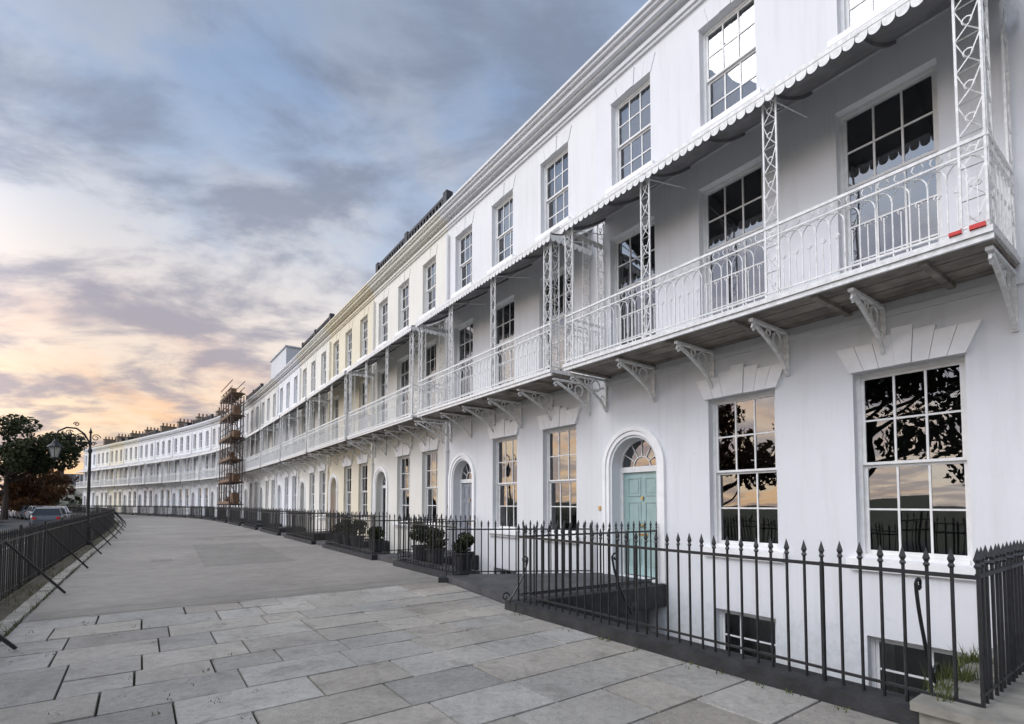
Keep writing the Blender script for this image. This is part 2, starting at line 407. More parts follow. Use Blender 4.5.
def build_balcony():
    w=MB()
    bal_panel(w,(BX0,BY),(BX1,BY)); bal_panel(w,(BX0,.03),(BX0,BY)); bal_panel(w,(BX1,.03),(BX1,BY))
    for i,x in enumerate(PX):
        if i in (0,3):
            sgn=1 if i==0 else -1
            trellis(w,(x+sgn*.11,BY),(1,0),.2,DZ,CZ1-.02); trellis(w,(x,BY-.12),(0,1),.2,DZ,CZ1-.0)
            trellis(w,(x,.12),(0,1),.18,DZ,CZ0-.12)
        else: trellis(w,(x,BY),(1,0),.17,DZ,CZ1-.02)
        w.tube([(x,0,CZ0-.35),(x,BY,CZ1-.02)],.009,4)
        w.tube([(x,BY,CZ1-.02),(x,BY-.12,CZ1-.14),(x,BY-.35,CZ1+.02)],.007,3)
    w.box(BX0-.12,BX1+.02,CY-.03,CY,CZ1-.03,CZ1+.03)
    for x in (BX0-.10,BX1): 
        pr=cprof()
        for i in range(len(pr)-1): w.q((x,pr[i][0],pr[i][1]),(x,pr[i+1][0],pr[i+1][1]),(x,pr[i+1][0],pr[i+1][1]-.07),(x,pr[i][0],pr[i][1]-.07))
    def val(p,dr,n,step,z):
        for i in range(n):
            c=p+dr*(step*(i+.5))
            k=7
            poly=[(c-dr*step*.5)+Vector((0,0,z)),(c+dr*step*.5)+Vector((0,0,z))]
            for j in range(k+1):
                a=math.pi*j/k; poly.append(c+dr*(step*.47*math.cos(a))+Vector((0,0,z-.065-.06*math.sin(a))))
            w.q(*[tuple(a) for a in poly])
    L=BX1+.02-(BX0-.12); n=round(L/.13)
    val(Vector((BX0-.12,CY-.005,0)),Vector((1,0,0)),n,L/n,CZ1-.02)
    n=8
    for x in (BX0-.11,BX1+.01): val(Vector((x,.04,0)),Vector((0,1,0)),n,(CY-.06)/n,CZ1+.0)
    for i in range(6):
        x=BX0+.03+(BX1-BX0-.06)*i/5; o=DZ-4.16
        w.box(x-.03,x+.03,0,.045,3.35+o,4.0+o); w.box(x-.03,x+.03,.045,1.02,3.965+o,4.0+o)
        pts=[]
        for j in range(9):
            t_=j/8; pts.append((x,.05+.88*t_,3.38+o+.56*(t_**.62)))
        w.tube(pts,.03,4)
        pts=[(x,.32+.115*math.cos(a),3.83+o+.115*math.sin(a)) for a in [2*math.pi*j/10 for j in range(10)]]; w.tube(pts,.016,4,closed=True)
        pts=[(x,.56+.055*math.cos(a),3.895+o+.055*math.sin(a)) for a in [2*math.pi*j/8 for j in range(8)]]; w.tube(pts,.014,4,closed=True)
        pts=[(x,.13+.05*math.cos(a),3.6+o+.06*math.sin(a)) for a in [2*math.pi*j/8 for j in range(8)]]; w.tube(pts,.014,4,closed=True)
        w.tube([(x,.97,3.93+o),(x,1.0,3.88+o),(x,.96,3.85+o),(x,.92,3.88+o)],.02,4)
    return w
def build_deck():
    w=MB(); n=7; o=DZ-4.16
    for i in range(n):
        y0=.01+(BY-.03)*i/n; w.box(BX0,BX1,y0,y0+(BY-.03)/n-.014,4.05+o+(.004 if i%2 else 0),4.09+o)
    for i in range(6):
        x=BX0+.55+(BX1-BX0-.7)*i/5
        w.box(x-.035,x+.035,.02,BY-.06,4.0+o,4.048+o)
    e=MB(); e.box(BX0-.03,BX1+.03,0.005,BY+.05,4.093+o,4.155+o); e.box(BX0-.03,BX1+.03,BY-.012,BY+.028,4.03+o,4.092+o)
    return w,e
def build_canopy():
    w=MB(); t=MB(); pr=cprof()
    for i in range(len(pr)-1):
        (a,za),(b_,zb)=pr[i],pr[i+1]
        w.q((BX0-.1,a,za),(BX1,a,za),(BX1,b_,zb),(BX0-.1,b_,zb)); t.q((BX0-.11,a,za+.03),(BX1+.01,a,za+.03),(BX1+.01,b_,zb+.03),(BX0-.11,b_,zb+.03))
        for k in range(7):
            x=BX0+.0+(BX1-BX0-.05)*k/6
            w.q((x,a,za),(x,b_,zb),(x,b_,zb-.05),(x,a,za-.05)); w.q((x+.04,a,za),(x+.04,b_,zb),(x+.04,b_,zb-.05),(x+.04,a,za-.05)); w.q((x,a,za-.05),(x+.04,a,za-.05),(x+.04,b_,zb-.05),(x,b_,zb-.05))
    t.box(BX0-.1,BX1,0,.05,CZ0-.02,CZ0+.06)
    return w,t
def build_roof(v):
    w=MB(); x0,x1=.0,W; u=UP
    prof=[(-.3,10.5),(-.55,10.5),(-1.0,11.25),(-4.5,12.0),(-9,10.4)]
    for i in range(len(prof)-1):
        (a,za),(b_,zb)=prof[i],prof[i+1]; w.q((x0,a,za+u),(x1,a,za+u),(x1,b_,zb+u),(x0,b_,zb+u))
    ch=MB(); po=MB()
    ch.box(W-.45,W+.2,-4.6,-2.6,10.5,12.75+u); ch.box(W-.5,W+.25,-4.65,-2.55,12.75+u,12.88+u)
    for i in range(4): po.lathe((W-.12,-4.3+.47*i,12.88+u),[(.13,0),(.11,.1),(.10,.4),(.13,.45),(.09,.45)],8)
    if v==1:
        for x in (1.7,4.6): w.box(x-.6,x+.6,-2.2,-.72,10.6+u,11.55+u); w.box(x-.68,x+.68,-2.3,-.64,11.55+u,11.62+u)
    elif v==0:
        w.box(.0,W,-.33,.08,10.832+u,10.862+u)
    else:
        w.box(.0,W,-.33,.08,10.832+u,10.87+u)
        w.box(.05,W-.05,-3.2,-.42,10.55+u,11.25+u)
        w.box(.15,W-.15,-.1,.0,11.24+u,11.34+u)
        for i in range(26): w.box(.2+i*.24,.30+i*.24,-.09,-.01,10.87+u,11.24+u)
        for x in (.1,3.2,W-.35): w.box(x,x+.25,-.2,.03,10.87+u,11.42+u)
    return w,ch,po
meW=build_wall().mesh('wall_mesh',M['wall']); tw,tl=build_trim(); meT=tw.mesh('trim_mesh',M['wall']); meL=tl.mesh('lintel_mesh',M['trim'])
wins=[]
for kinds in ([0,0,0,0,0,0,2,1],[0,3,0,1,0,0,2,0],[2,0,0,1,2,1,0,0]):
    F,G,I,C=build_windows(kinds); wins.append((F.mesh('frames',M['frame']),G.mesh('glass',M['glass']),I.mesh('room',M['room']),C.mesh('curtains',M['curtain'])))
dw,dh=build_door(); meD=dw.mesh('door',M['door']); meH=dh.mesh('door_fittings',M['brass'])
meB=build_balcony().mesh('balcony_iron',M['iron_w']); dk,de=build_deck(); meDk=dk.mesh('deck',M['deck']); meDe=de.mesh('deck_edge',M['iron_w'])
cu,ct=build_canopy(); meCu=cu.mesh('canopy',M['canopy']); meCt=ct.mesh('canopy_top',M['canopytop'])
roofs=[]
for v_ in (0,1,2):
    a,b_,c=build_roof(v_); roofs.append((a.mesh('roof',M['slate']),b_.mesh('chimney',M['brick']),c.mesh('pots',M['pot'])))
pipe=MB(); pipe.tube([(W-.06,.07,-2.7),(W-.06,.07,10.1)],.045,8)
for z in (0.6,3.2,5.5,7.6): pipe.box(W-.13,W+.01,0,.13,z,z+.05)
meP=pipe.mesh('downpipe',M['wall'])
white=(.765,.775,.80,1)
tints=[white,white,(.76,.765,.78,1),(.76,.745,.69,1),(.74,.68,.54,1),(.76,.74,.68,1),white,(.70,.69,.65,1),(.75,.745,.73,1),white,(.68,.675,.67,1),white]
doors=[(.02,.03,.08,1),(.33,.46,.45,1),(.28,.30,.34,1),(.02,.02,.02,1),(.25,.03,.03,1),(.02,.05,.12,1),(.5,.5,.48,1)]
rv={2:0,3:2,4:0,5:2,6:0,7:1,8:2,9:1,11:2,12:1,14:2,16:1}
for k in range(NH):
    mw=T(k); h=empty('terraced_house',mw)
    c=tints[k%len(tints)]; wn=wins[(k+2)%3] if k!=1 else wins[0]; rf=roofs[rv.get(k,0)]
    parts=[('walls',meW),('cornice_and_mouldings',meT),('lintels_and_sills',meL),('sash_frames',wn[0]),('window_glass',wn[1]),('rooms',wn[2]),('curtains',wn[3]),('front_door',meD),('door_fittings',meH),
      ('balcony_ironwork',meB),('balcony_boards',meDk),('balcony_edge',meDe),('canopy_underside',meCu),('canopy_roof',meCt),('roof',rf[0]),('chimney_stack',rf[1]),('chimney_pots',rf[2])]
    if k!=1 : parts.append(('downpipe',meP))
    for n_,me in parts:
        cc=c if n_ in('walls','cornice_and_mouldings','downpipe') else doors[k%len(doors)] if n_=='front_door' else (1,1,1,1)
        o=obj(n_,me,h,None,cc)
att=MB(); att.box(.6,W-.6,-4,-.6,10.6,13.4); att.box(.5,W-.5,-4.1,-.5,13.4,13.5)
o=obj('attic_storey',att.mesh('attic',M['wall']),bpy.data.objects['terraced_house.007'],None,(.6,.62,.65,1))
# ---------------------------------------------------------------- light wells
def well(depth,x0,x1):
    w=MB(); w.q((x0,0,-2.7),(x1,0,-2.7),(x1,depth,-2.7),(x0,depth,-2.7)); w.q((x0,depth,-2.7),(x1,depth,-2.7),(x1,depth,-.03),(x0,depth,-.03))
    return w
def bridge(depth):
    w=MB(); w.box(DX0-.22,DX1+.22,0.003,depth-.003,-.12,.15); w.box(DX0-.12,DX1+.12,.003,.3,.15,.165); w.box(DX0-.15,DX0+.05,.2,depth-.2,-2.7,-.12)
    return w
for k in range(NH):
    dp=3.0 if k<2 else 2.3; e=obj('light_well',well(dp,0,W).mesh('light_well',M['wall']),None,T(k),(.62,.62,.6,1))
    if k!=1: obj('door_bridge',bridge(dp).mesh('door_bridge',M['slab']),None,T(k))
lb=MB(); lb.prism([(5.28,3.0),(8.25,2.62),(6.6,.01),(5.05,.01)],-.25,.13); lb.prism([(5.5,2.6),(7.9,2.3),(6.5,.01),(5.2,.01)],.13,.17); lb.box(5.1,6.5,.2,2.8,-2.7,-.25)
obj('door_bridge',lb.mesh('door_bridge',M['slab']),None,T(1))
# ---------------------------------------------------------------- railings
def spear(w,c,z,s=1.0):
    w.lathe((c.x,c.y,z),[(.010*s,-.02),(.023*s,0),(.013*s,.02),(.024*s,.045),(.0,.13)],5)
def rail_run(w,pts,z0,h,sp,r=.0125,finial=True):
    pts=[Vector((p[0],p[1],0)) for p in pts]
    for a,b_ in zip(pts[:-1],pts[1:]):
        L=(b_-a).length; n=max(1,round(L/sp)); d=(b_-a)/n
        w.tube([a+Vector((0,0,z0+h-.17)),b_+Vector((0,0,z0+h-.17))],.020,4)
        w.tube([a+Vector((0,0,z0+.10)),b_+Vector((0,0,z0+.10))],.015,4)
        for i in range(n+1):
            c=a+d*i+Vector((random.uniform(-.004,.004),random.uniform(-.004,.004),0))
            w.tube([c+Vector((0,0,z0)),c+Vector((0,0,z0+h-.1))],r,5,cap=False)
            if finial: spear(w,c,z0+h-.1+random.uniform(-.006,.006))
            if i%14==7: w.tube([c+Vector((.0,0,z0)),c+Vector((0,0,z0+h-.15))],.019,6,cap=False)
def plinth(w,pts,wd,z0,z1):
    for a,b_ in zip(pts[:-1],pts[1:]):
        a=Vector((a[0],a[1],0));b_=Vector((b_[0],b_[1],0)); d=(b_-a).normalized(); n=Vector((-d.y,d.x,0))*wd/2; e=d*wd/2*.99
        w.prism([tuple((a-n-e)[:2]),tuple((b_-n+e)[:2]),tuple((b_+n+e)[:2]),tuple((a+n-e)[:2])],z0,z1)
def scroll(w,c,dr,z0,z1,ext):
    c=Vector((c[0],c[1],0)); dr=Vector((dr[0],dr[1],0)).normalized(); pts=[]
    for i in range(15):
        a=i/14; pts.append(c+dr*(ext*(1-a)**1.5)+Vector((0,0,z0+(z1-z0)*a)))
    w.tube(pts,.014,5)
    for j,(zz,rr,sg) in enumerate(((z0+.07,.07,1),(z1-.02,.06,1))):
        cc=c+dr*((ext+rr) if j==0 else rr)+Vector((0,0,zz))
        w.tube([cc+dr*(rr*(1-i/14*.75))*math.cos(i*.5)*-1+Vector((0,0,rr*(1-i/14*.75)*math.sin(i*.5))) for i in range(14)],.012,5)
def railing_obj(k,runs,zt=.13,sp=.14,extra=None,h=1.13,pw=.3):
    r=MB(); p=MB()
    for j,run in enumerate(runs): rail_run(r,run,zt+.002*j,h,sp); plinth(p,run,pw,-.25,zt+.003*j)
    if extra: extra(r)
    e=empty('iron_railing',T(k)); obj('bars',r.mesh('bars',M['iron_b']),e); obj('plinth',p.mesh('plinth',M['plinth']),e)
def ex1(r):
    scroll(r,(3.4,2.98),(0,-1),.2,.95,.35); scroll(r,(.35,2.98),(0,-1),.2,1.0,.35)
    scroll(r,(5.26,2.85),(0,1),.14,.75,.35)
    rail_run(r,[(-.02,3.06),(-.02,.08)],.2,1.07,.125)
railing_obj(1,[[(-.02,3.06),(5.22,3.06)],[(5.22,3.06),(5.02,.08)]],extra=ex1)
railing_obj(1,[[(8.3,2.6),(6.66,.08)]],zt=.1)
railing_obj(2,[[(1.78,2.36),(DX0-.3,2.36)],[(DX0-.3,2.36),(DX0-.3,.08)],[(DX1+.3,2.36),(W,2.36)],[(DX1+.3,2.36),(DX1+.3,.08)]],sp=.15,pw=.2)
gr=MB(); gp=MB()
runs=[[(0.04,2.36),(DX0-.3,2.36)],[(DX0-.3,2.36),(DX0-.3,.08)],[(DX1+.3,2.36),(W,2.36)],[(DX1+.3,2.36),(DX1+.3,.08)]]
for j,run in enumerate(runs): rail_run(gr,run,.13,1.13,.15); plinth(gp,run,.2,-.25,.13+.003*j)
mr=gr.mesh('bars',M['iron_b']); mp=gp.mesh('plinth',M['plinth'])
for k in range(3,NH):
    e=empty('iron_railing',T(k)); obj('bars',mr,e); obj('plinth',mp,e)
railing_obj(0,[[(0.3,3.06),(DX0-.3,3.06)]])
sb=MB(); sb.box(-.36,.27,.01,3.28,-.25,.16); sb.box(-.40,.31,.008,3.32,.16,.22)
obj('stone_coping_block',sb.mesh('coping',M['stone']),None,T(1))
# ---------------------------------------------------------------- ground
def strip(name,ss,fa,fb,z,mt,za=None):
    w=MB(); 
    for a,b_ in zip(ss[:-1],ss[1:]):
        A=lambda f,s:(f(s) if callable(f) else f)
        w.q(P(a,A(fa,a),z if za is None else za),P(b_,A(fa,b_),z if za is None else za),P(b_,A(fb,b_),z),P(a,A(fb,a),z))
    return obj(name,w.mesh(name,mt))
def edge(s):
    if s<=6.3: return 3.0
    if s<=9.25: return 3.0-(s-6.3)/2.95*.38
    return 2.3
SF=9.35
near=[-60,-30,S_B[0],S_B[1],6.3,7.55,9.25,9.26,SF]
far=[SF]+[s for s in S_B if s>SF]+[170,230]
strip('pavement_bed',near,edge,8.98,-.03,M['soil'])
strip('footpath',far,2.3,8.98,.0,M['path'])
pt=MB(); pt.q(P(15,4.2,.004),P(23,4.0,.004),P(23,6.2,.004),P(15,6.4,.004)); pt.q(P(9.45,2.6,.004),P(10.1,2.6,.004),P(10.1,8.9,.004),P(9.45,8.9,.004)); pt.q(P(27.5,3,.004),P(28.1,3,.004),P(28.1,8.9,.004),P(27.5,8.9,.004)); obj('footpath_patch',pt.mesh('patch',M['patch']))
mh=MB(); mh.q(P(17,7.0,.005),P(17.7,7.0,.005),P(17.7,7.5,.005),P(17,7.5,.005)); mh.q(P(26,5.2,.005),P(26.8,5.2,.005),P(26.8,5.8,.005),P(26,5.8,.005)); obj('inspection_cover',mh.mesh('cover',M['patch']))
allS=[-60,-30]+S_B+[170,230]
kb=MB()
s=-12.0
while s<140:
    s2=s+.9; a,b_,c,d=P(s+.006,8.98),P(s2-.006,8.98),P(s2-.006,9.16),P(s+.006,9.16); z=.035+random.uniform(-.006,.006)
    kb.prism([tuple(a[:2]),tuple(b_[:2]),tuple(c[:2]),tuple(d[:2])],-.2,z); s=s2
obj('kerb',kb.mesh('kerb',M['stone']))
strip('verge',allS,9.16,9.85,.02,M['soil'])
strip('retaining_wall',allS,9.85,9.851,-.16,M['stone'],za=.02)
strip('road',allS,9.851,19.,-.15,M['road'])
strip('grass_bank',allS,19.,27.,-3.15,M['grass'],za=-.15)
lm=MB()
for a,b_ in zip(allS[:-1],allS[1:]):
    lm.q(P(a,12.,-.146),P(b_,12.,-.146),P(b_,12.1,-.146),P(a,12.1,-.146))
obj('road_marking',lm.mesh('line',simple('road_paint',(.6,.6,.58),.7,.4,8,.2)))
g=MB(); g.q((-2500,-2500,-3.2),(2500,-2500,-3.2),(2500,2500,-3.2),(-2500,2500,-3.2)); obj('ground',g.mesh('ground',M['grass']))
# flagstones
fl=MB(); cols=[]
s=-5.0; rr=random.Random(11)
while s<SF-.3:
    rh=rr.choice([.5,.56,.6,.62,.7]); s2=min(s+rh,SF)
    if SF-s2<.3: s2=SF
    lim=3.02; x=lim; first=True
    while x<8.96:
        wd=rr.uniform(.5,1.1); 
        if first: wd*=rr.uniform(.5,1); first=False
        x2=min(x+wd,8.97)
        if 8.97-x2<.25: x2=8.97
        gp_=rr.uniform(.006,.011)
        z=[rr.uniform(-.005,.005) for _ in range(4)]
        cs=[P(s+gp_,x+gp_ if x>lim else edge(s)+.03),P(s2-gp_,x+gp_ if x>lim else edge(min(s2,9.2))+.03),P(s2-gp_,x2-gp_),P(s+gp_,x2-gp_)]
        ctr=sum(cs,Vector())/4
        tops=[Vector((*( (c*(.992)+ctr*.008)[:2]),z[i])) for i,c in enumerate(cs)]
        bots=[Vector((c.x,c.y,-.012+z[i])) for i,c in enumerate(cs)]; low=[Vector((c.x,c.y,-.04)) for c in cs]
        nf=len(fl.f); fl.q(*tops)
        for i in range(4):
            j=(i+1)%4; fl.q(bots[i],bots[j],tops[j],tops[i]); fl.q(low[i],low[j],bots[j],bots[i])
        v_=rr.gauss(1,.10); wr=rr.uniform(-.004,.018)
        col=(.362*v_+wr,.349*v_,.322*v_-wr)
        cols.extend([col]*(len(fl.f)-nf)); x=x2
    s=s2
me=fl.mesh('flagstones',M['flag']); ca=me.color_attributes.new('Col','FLOAT_COLOR','CORNER')
for p in me.polygons:
    for li in p.loop_indices: ca.data[li].color=(*cols[p.index],1)
obj('flagstone_paving',me)
# roadside fence
f=MB(); s=-8.0
pts=[]
while s<130: pts.append(P(s,9.5)); s+=1.82
rail_run(f,pts,.02,1.12,.15,r=.011)
for i,s in enumerate(np.arange(-5.2,60,4.2)):
    a=P(s,9.5,.98); b_=P(s+.3,8.75,.02); f.tube([a,b_],.022,5)
for i,s in enumerate(np.arange(-6.2,60,2.73)): f.tube([P(s,9.5,.02),P(s,9.5,1.2)],.026,6)
obj('iron_fence',f.mesh('fence',M['iron_b']))
# ---------------------------------------------------------------- foliage
def leafobj(name,centers,mt,n,size,parent=None,flat=False,seed=0):
    r=np.random.default_rng(seed); C=np.array([c[:3] for c in centers]); RR=np.array([c[3] for c in centers])
    wgt=RR**2/np.sum(RR**2); idx=r.choice(len(C),n,p=wgt)
    d=r.normal(size=(n,3)); d/=np.linalg.norm(d,axis=1)[:,None]; rad=RR[idx]*(.55+.5*r.random(n)**.6)
    pos=C[idx]+d*rad[:,None]*np.array([1,1,.75])
    a=r.normal(size=(n,3)); a/=np.linalg.norm(a,axis=1)[:,None]; b=np.cross(a,r.normal(size=(n,3))); b/=np.linalg.norm(b,axis=1)[:,None]
    sz=size*(.6+.8*r.random(n))[:,None]
    v=np.stack([pos-a*sz,pos+b*sz*.5,pos+a*sz,pos-b*sz*.5],1).reshape(-1,3)
    me=bpy.data.meshes.new(name); me.from_pydata(v.tolist(),[],[(4*i,4*i+1,4*i+2,4*i+3) for i in range(n)]); me.materials.append(mt)
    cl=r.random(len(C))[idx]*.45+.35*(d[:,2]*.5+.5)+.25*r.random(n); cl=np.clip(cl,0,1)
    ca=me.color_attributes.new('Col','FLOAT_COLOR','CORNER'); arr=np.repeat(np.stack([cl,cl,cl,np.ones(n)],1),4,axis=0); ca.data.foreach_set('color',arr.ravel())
    return obj(name,me,parent)
def tree(name,loc,h,spread,mt,n=7000,leaf=.16,seed=0,dens=1.0):
    r=random.Random(seed); e=empty(name,Matrix.Translation(loc)); w=MB(); cl=[]
    th=h*.3; w.tube([(0,0,-.3),(.05,0,th*.5),(.1,.05,th),(.0,.1,h*.6)],.1,8,radii=[h*.035,h*.026,h*.02,h*.01])
    for i in range(11):
        a=i*2.4+r.random(); z0=th*r.uniform(.75,1.7); L=spread*r.uniform(.5,1.); z1=z0+L*r.uniform(.4,1.1)
        z1=min(z1,h*.88); p0=Vector((.05,.03,z0)); p1=Vector((L*math.cos(a),L*math.sin(a),z1)); pm=(p0+p1)/2+Vector((0,0,-.1*L))
        w.tube([p0,pm,p1],.05,6,radii=[h*.012,h*.007,h*.003])
        for j in range(4):
            q=pm.lerp(p1,r.uniform(.3,1.2))+Vector((r.uniform(-1,1),r.uniform(-1,1),r.uniform(-.3,.9)))*spread*.25
            w.tube([pm.lerp(p1,.5),q],.02,4,radii=[h*.004,h*.0015]); cl.append((q.x,q.y,q.z,spread*r.uniform(.12,.27)))
    for i in range(12):
        a=r.random()*6.28; rr_=spread*.5*r.random(); cl.append((rr_*math.cos(a),rr_*math.sin(a),h*r.uniform(.6,.93),spread*r.uniform(.14,.28)))
    obj('trunk_and_limbs',w.mesh('limbs',M['bark']),e); leafobj('foliage',cl,mt,n,leaf,e,seed=seed); return e
tree('tree',(-53.5,54,-1.5),12.6,5.6,M['leafg'],12000,.2,1)
tree('tree',(-59.0,63,-1.5),9.8,4.2,M['leafo'],5000,.2,2)
tree('tree',(-55,58,-2),7.5,3.6,M['leafo'],5000,.2,9)
for i,(s_,off,h_,sp_,mm) in enumerate(((4.5,19,11,4.5,'leafg'),(10.5,22,13,5.,'leafg'),(-7,20,12,6,'leafg'),(19,22,9,4,'leafo'),(-20,22,12,6,'leafg'))):
    p=P(s_,off,-.8); 
    tree('tree',p,h_,sp_,M[mm],4000,.2,20+i)
r=random.Random(5); cl=[]
for i in range(260):
    d=r.uniform(110,260); a=r.uniform(.62,1.25); cl.append((-d*math.tan(min(a,1.3)) if a<1.2 else -d*2.4,d,-3+r.uniform(0,5.5)*d/180,r.uniform(3,6.5)))
leafobj('distant_treeline',cl,M['leafg'],20000,1.2,seed=8)
cl=[]
for i in range(70):
    s_=r.uniform(30,95); p=P(s_,r.uniform(20,23)); cl.append((p.x,p.y,r.uniform(-.8,.5),r.uniform(.5,1.1)))
leafobj('hedge',cl,M['leafg'],10000,.14,seed=12)
wv=[];wf=[];wc=[]
r=random.Random(2)
def blade(p,h):
    a=r.random()*6.28; dx=Vector((math.cos(a),math.sin(a),0)); ln=Vector((r.uniform(-1,1),r.uniform(-1,1),0))*h*.6
    k=len(wv); wv.extend([tuple(p-dx*.007),tuple(p+dx*.007),tuple(p+ln+Vector((0,0,h)))]); wf.append((k,k+1,k+2)); wc.append(r.random())
for i in range(6500):
    s_=-4+70*r.random()**2.2; off=r.choice([r.gauss(9.2,.05),r.gauss(9.5,.16),r.gauss(9.5,.16),8.96])
    if math.sin(s_*1.7)+math.sin(s_*4.3+1)<r.uniform(-1.6,1.2): continue
    blade(P(s_,off,.0),r.uniform(.03,.15))
for i in range(22):
    cx=Vector((.25+r.gauss(0,.05),r.uniform(1.6,3.25),.18)) if i<10 else Vector((r.uniform(.2,5),3.22,0))
    for j in range(45 if i<10 else 14):
        blade(T(1)@(cx+Vector((r.gauss(0,.04),r.gauss(0,.06),0))),r.uniform(.04,.2) if i<10 else r.uniform(.02,.05))
for i in range(60):
    s_=r.uniform(-1,9); off=r.uniform(6.5,8.9); 
    for j in range(9): blade(P(s_+r.gauss(0,.05),off+r.gauss(0,.02),-.01),r.uniform(.01,.035))
me=bpy.data.meshes.new('weeds'); me.from_pydata(wv,[],wf); me.materials.append(M['leafw']); ca=me.color_attributes.new('Col','FLOAT_COLOR','CORNER')
for p in me.polygons:
    for li in p.loop_indices: ca.data[li].color=(wc[p.index],)*3+(1,)
obj('grass_tufts',me)
def shrub(mw,seed,hh=.5):
    e=empty('potted_shrub',mw); w=MB(); w.lathe((0,0,0),[(0,0),(.17,0),(.22,.34),(.25,.36),(.25,.40),(.2,.40),(.19,.33),(0,.33)],12); obj('pot',w.mesh('pot',M['plinth']),e)
    r=random.Random(seed); cl=[(r.uniform(-.15,.15),r.uniform(-.15,.15),.5+r.random()*hh,r.uniform(.1,.2)) for _ in range(9)]
    leafobj('leaves',cl,M['leafg'],900,.045,e,seed=seed)
def shelf(k,x0,x1):
    sh=MB(); sh.box(x0,x1,1.7,2.22,-.02,.13); sh.box(x0+.1,x0+.3,1.7,2.22,-2.7,-.02); sh.box(x1-.3,x1-.1,1.7,2.22,-2.7,-.02); obj('stone_shelf',sh.mesh('shelf',M['slab']),None,T(k))
shelf(2,1.9,4.6); shelf(3,.4,4.5)
for i,(k,x,y) in enumerate(((2,2.1,2.0),(2,3.4,2.0),(2,4.3,1.95),(3,.7,2.0),(3,2.4,2.0),(3,3.3,2.0),(3,4.2,2.0))):
    shrub(T(k)@Matrix.Translation((x,y,.13)),40+i,.2+.12*(i%3))
# ---------------------------------------------------------------- street lamp
def lamp(mw):
    e=empty('street_lamp',mw); w=MB()
    w.lathe((0,0,0),[(.0,0),(.19,0),(.19,.12),(.15,.16),(.15,.55),(.12,.62),(.14,.68),(.085,.78),(.07,1.0),(.062,1.1),(.085,1.14),(.06,1.2),(.05,2.6),(.045,3.5),(.07,3.55),(.07,3.62),(.04,3.7),(.03,4.25),(.06,4.3),(.03,4.38),(0,4.5)],12)
    pts=[(0,0,3.7),(0,.05,3.95),(0,.18,4.22),(0,.42,4.42),(0,.7,4.43),(0,.93,4.28),(0,1.0,4.08),(0,1.0,3.98)]
    w.tube(pts,.032,6)
    def spiral(cy,cz,r0,sg,st=0,turn=9):
        w.tube([(0,cy+sg*(r0*(1-i/18*.8))*math.cos(st+i*turn/18),cz+(r0*(1-i/18*.8))*math.sin(st+i*turn/18)) for i in range(18)],.017,5)
    spiral(.28,4.08,.17,1); spiral(.62,4.22,.13,-1,.5); spiral(-.16,4.1,.14,-1); spiral(-.1,3.86,.08,-1)
    spiral(.42,4.58,.09,1); w.tube([(0,.05,3.75),(0,.3,3.83),(0,.55,4.05),(0,.6,4.35)],.016,5)
    w.tube([(-.28,0,3.4),(.28,0,3.4)],.015,5)
    cy=1.0
    w.lathe((0,cy,0),[(0,4.0),(.04,3.98),(.05,3.92),(.09,3.88),(.1,3.82),(.24,3.70),(.25,3.66),(.22,3.655)],10)
    for i in range(6):
        a=i*math.pi/3; w.tube([(.215*math.cos(a),cy+.215*math.sin(a),3.66),(.12*math.cos(a),cy+.12*math.sin(a),3.28)],.013,4)
    w.lathe((0,cy,0),[(.13,3.29),(.13,3.26),(.06,3.22),(.03,3.15),(0,3.12)],10)
    obj('post_and_bracket',w.mesh('lamp_iron',M['iron_b'],True),e)
    g=MB(); g.lathe((0,cy,0),[(.20,3.655),(.115,3.29)],6); obj('lantern_glass',g.mesh('lantern',M['lampglass']),e)
pl=P(25.1,9.5); o_=ovec(36); d_=dvec(36)
lamp(Matrix(((d_.x,o_.x,0,pl.x),(d_.y,o_.y,0,pl.y),(0,0,1,0),(0,0,0,1))))
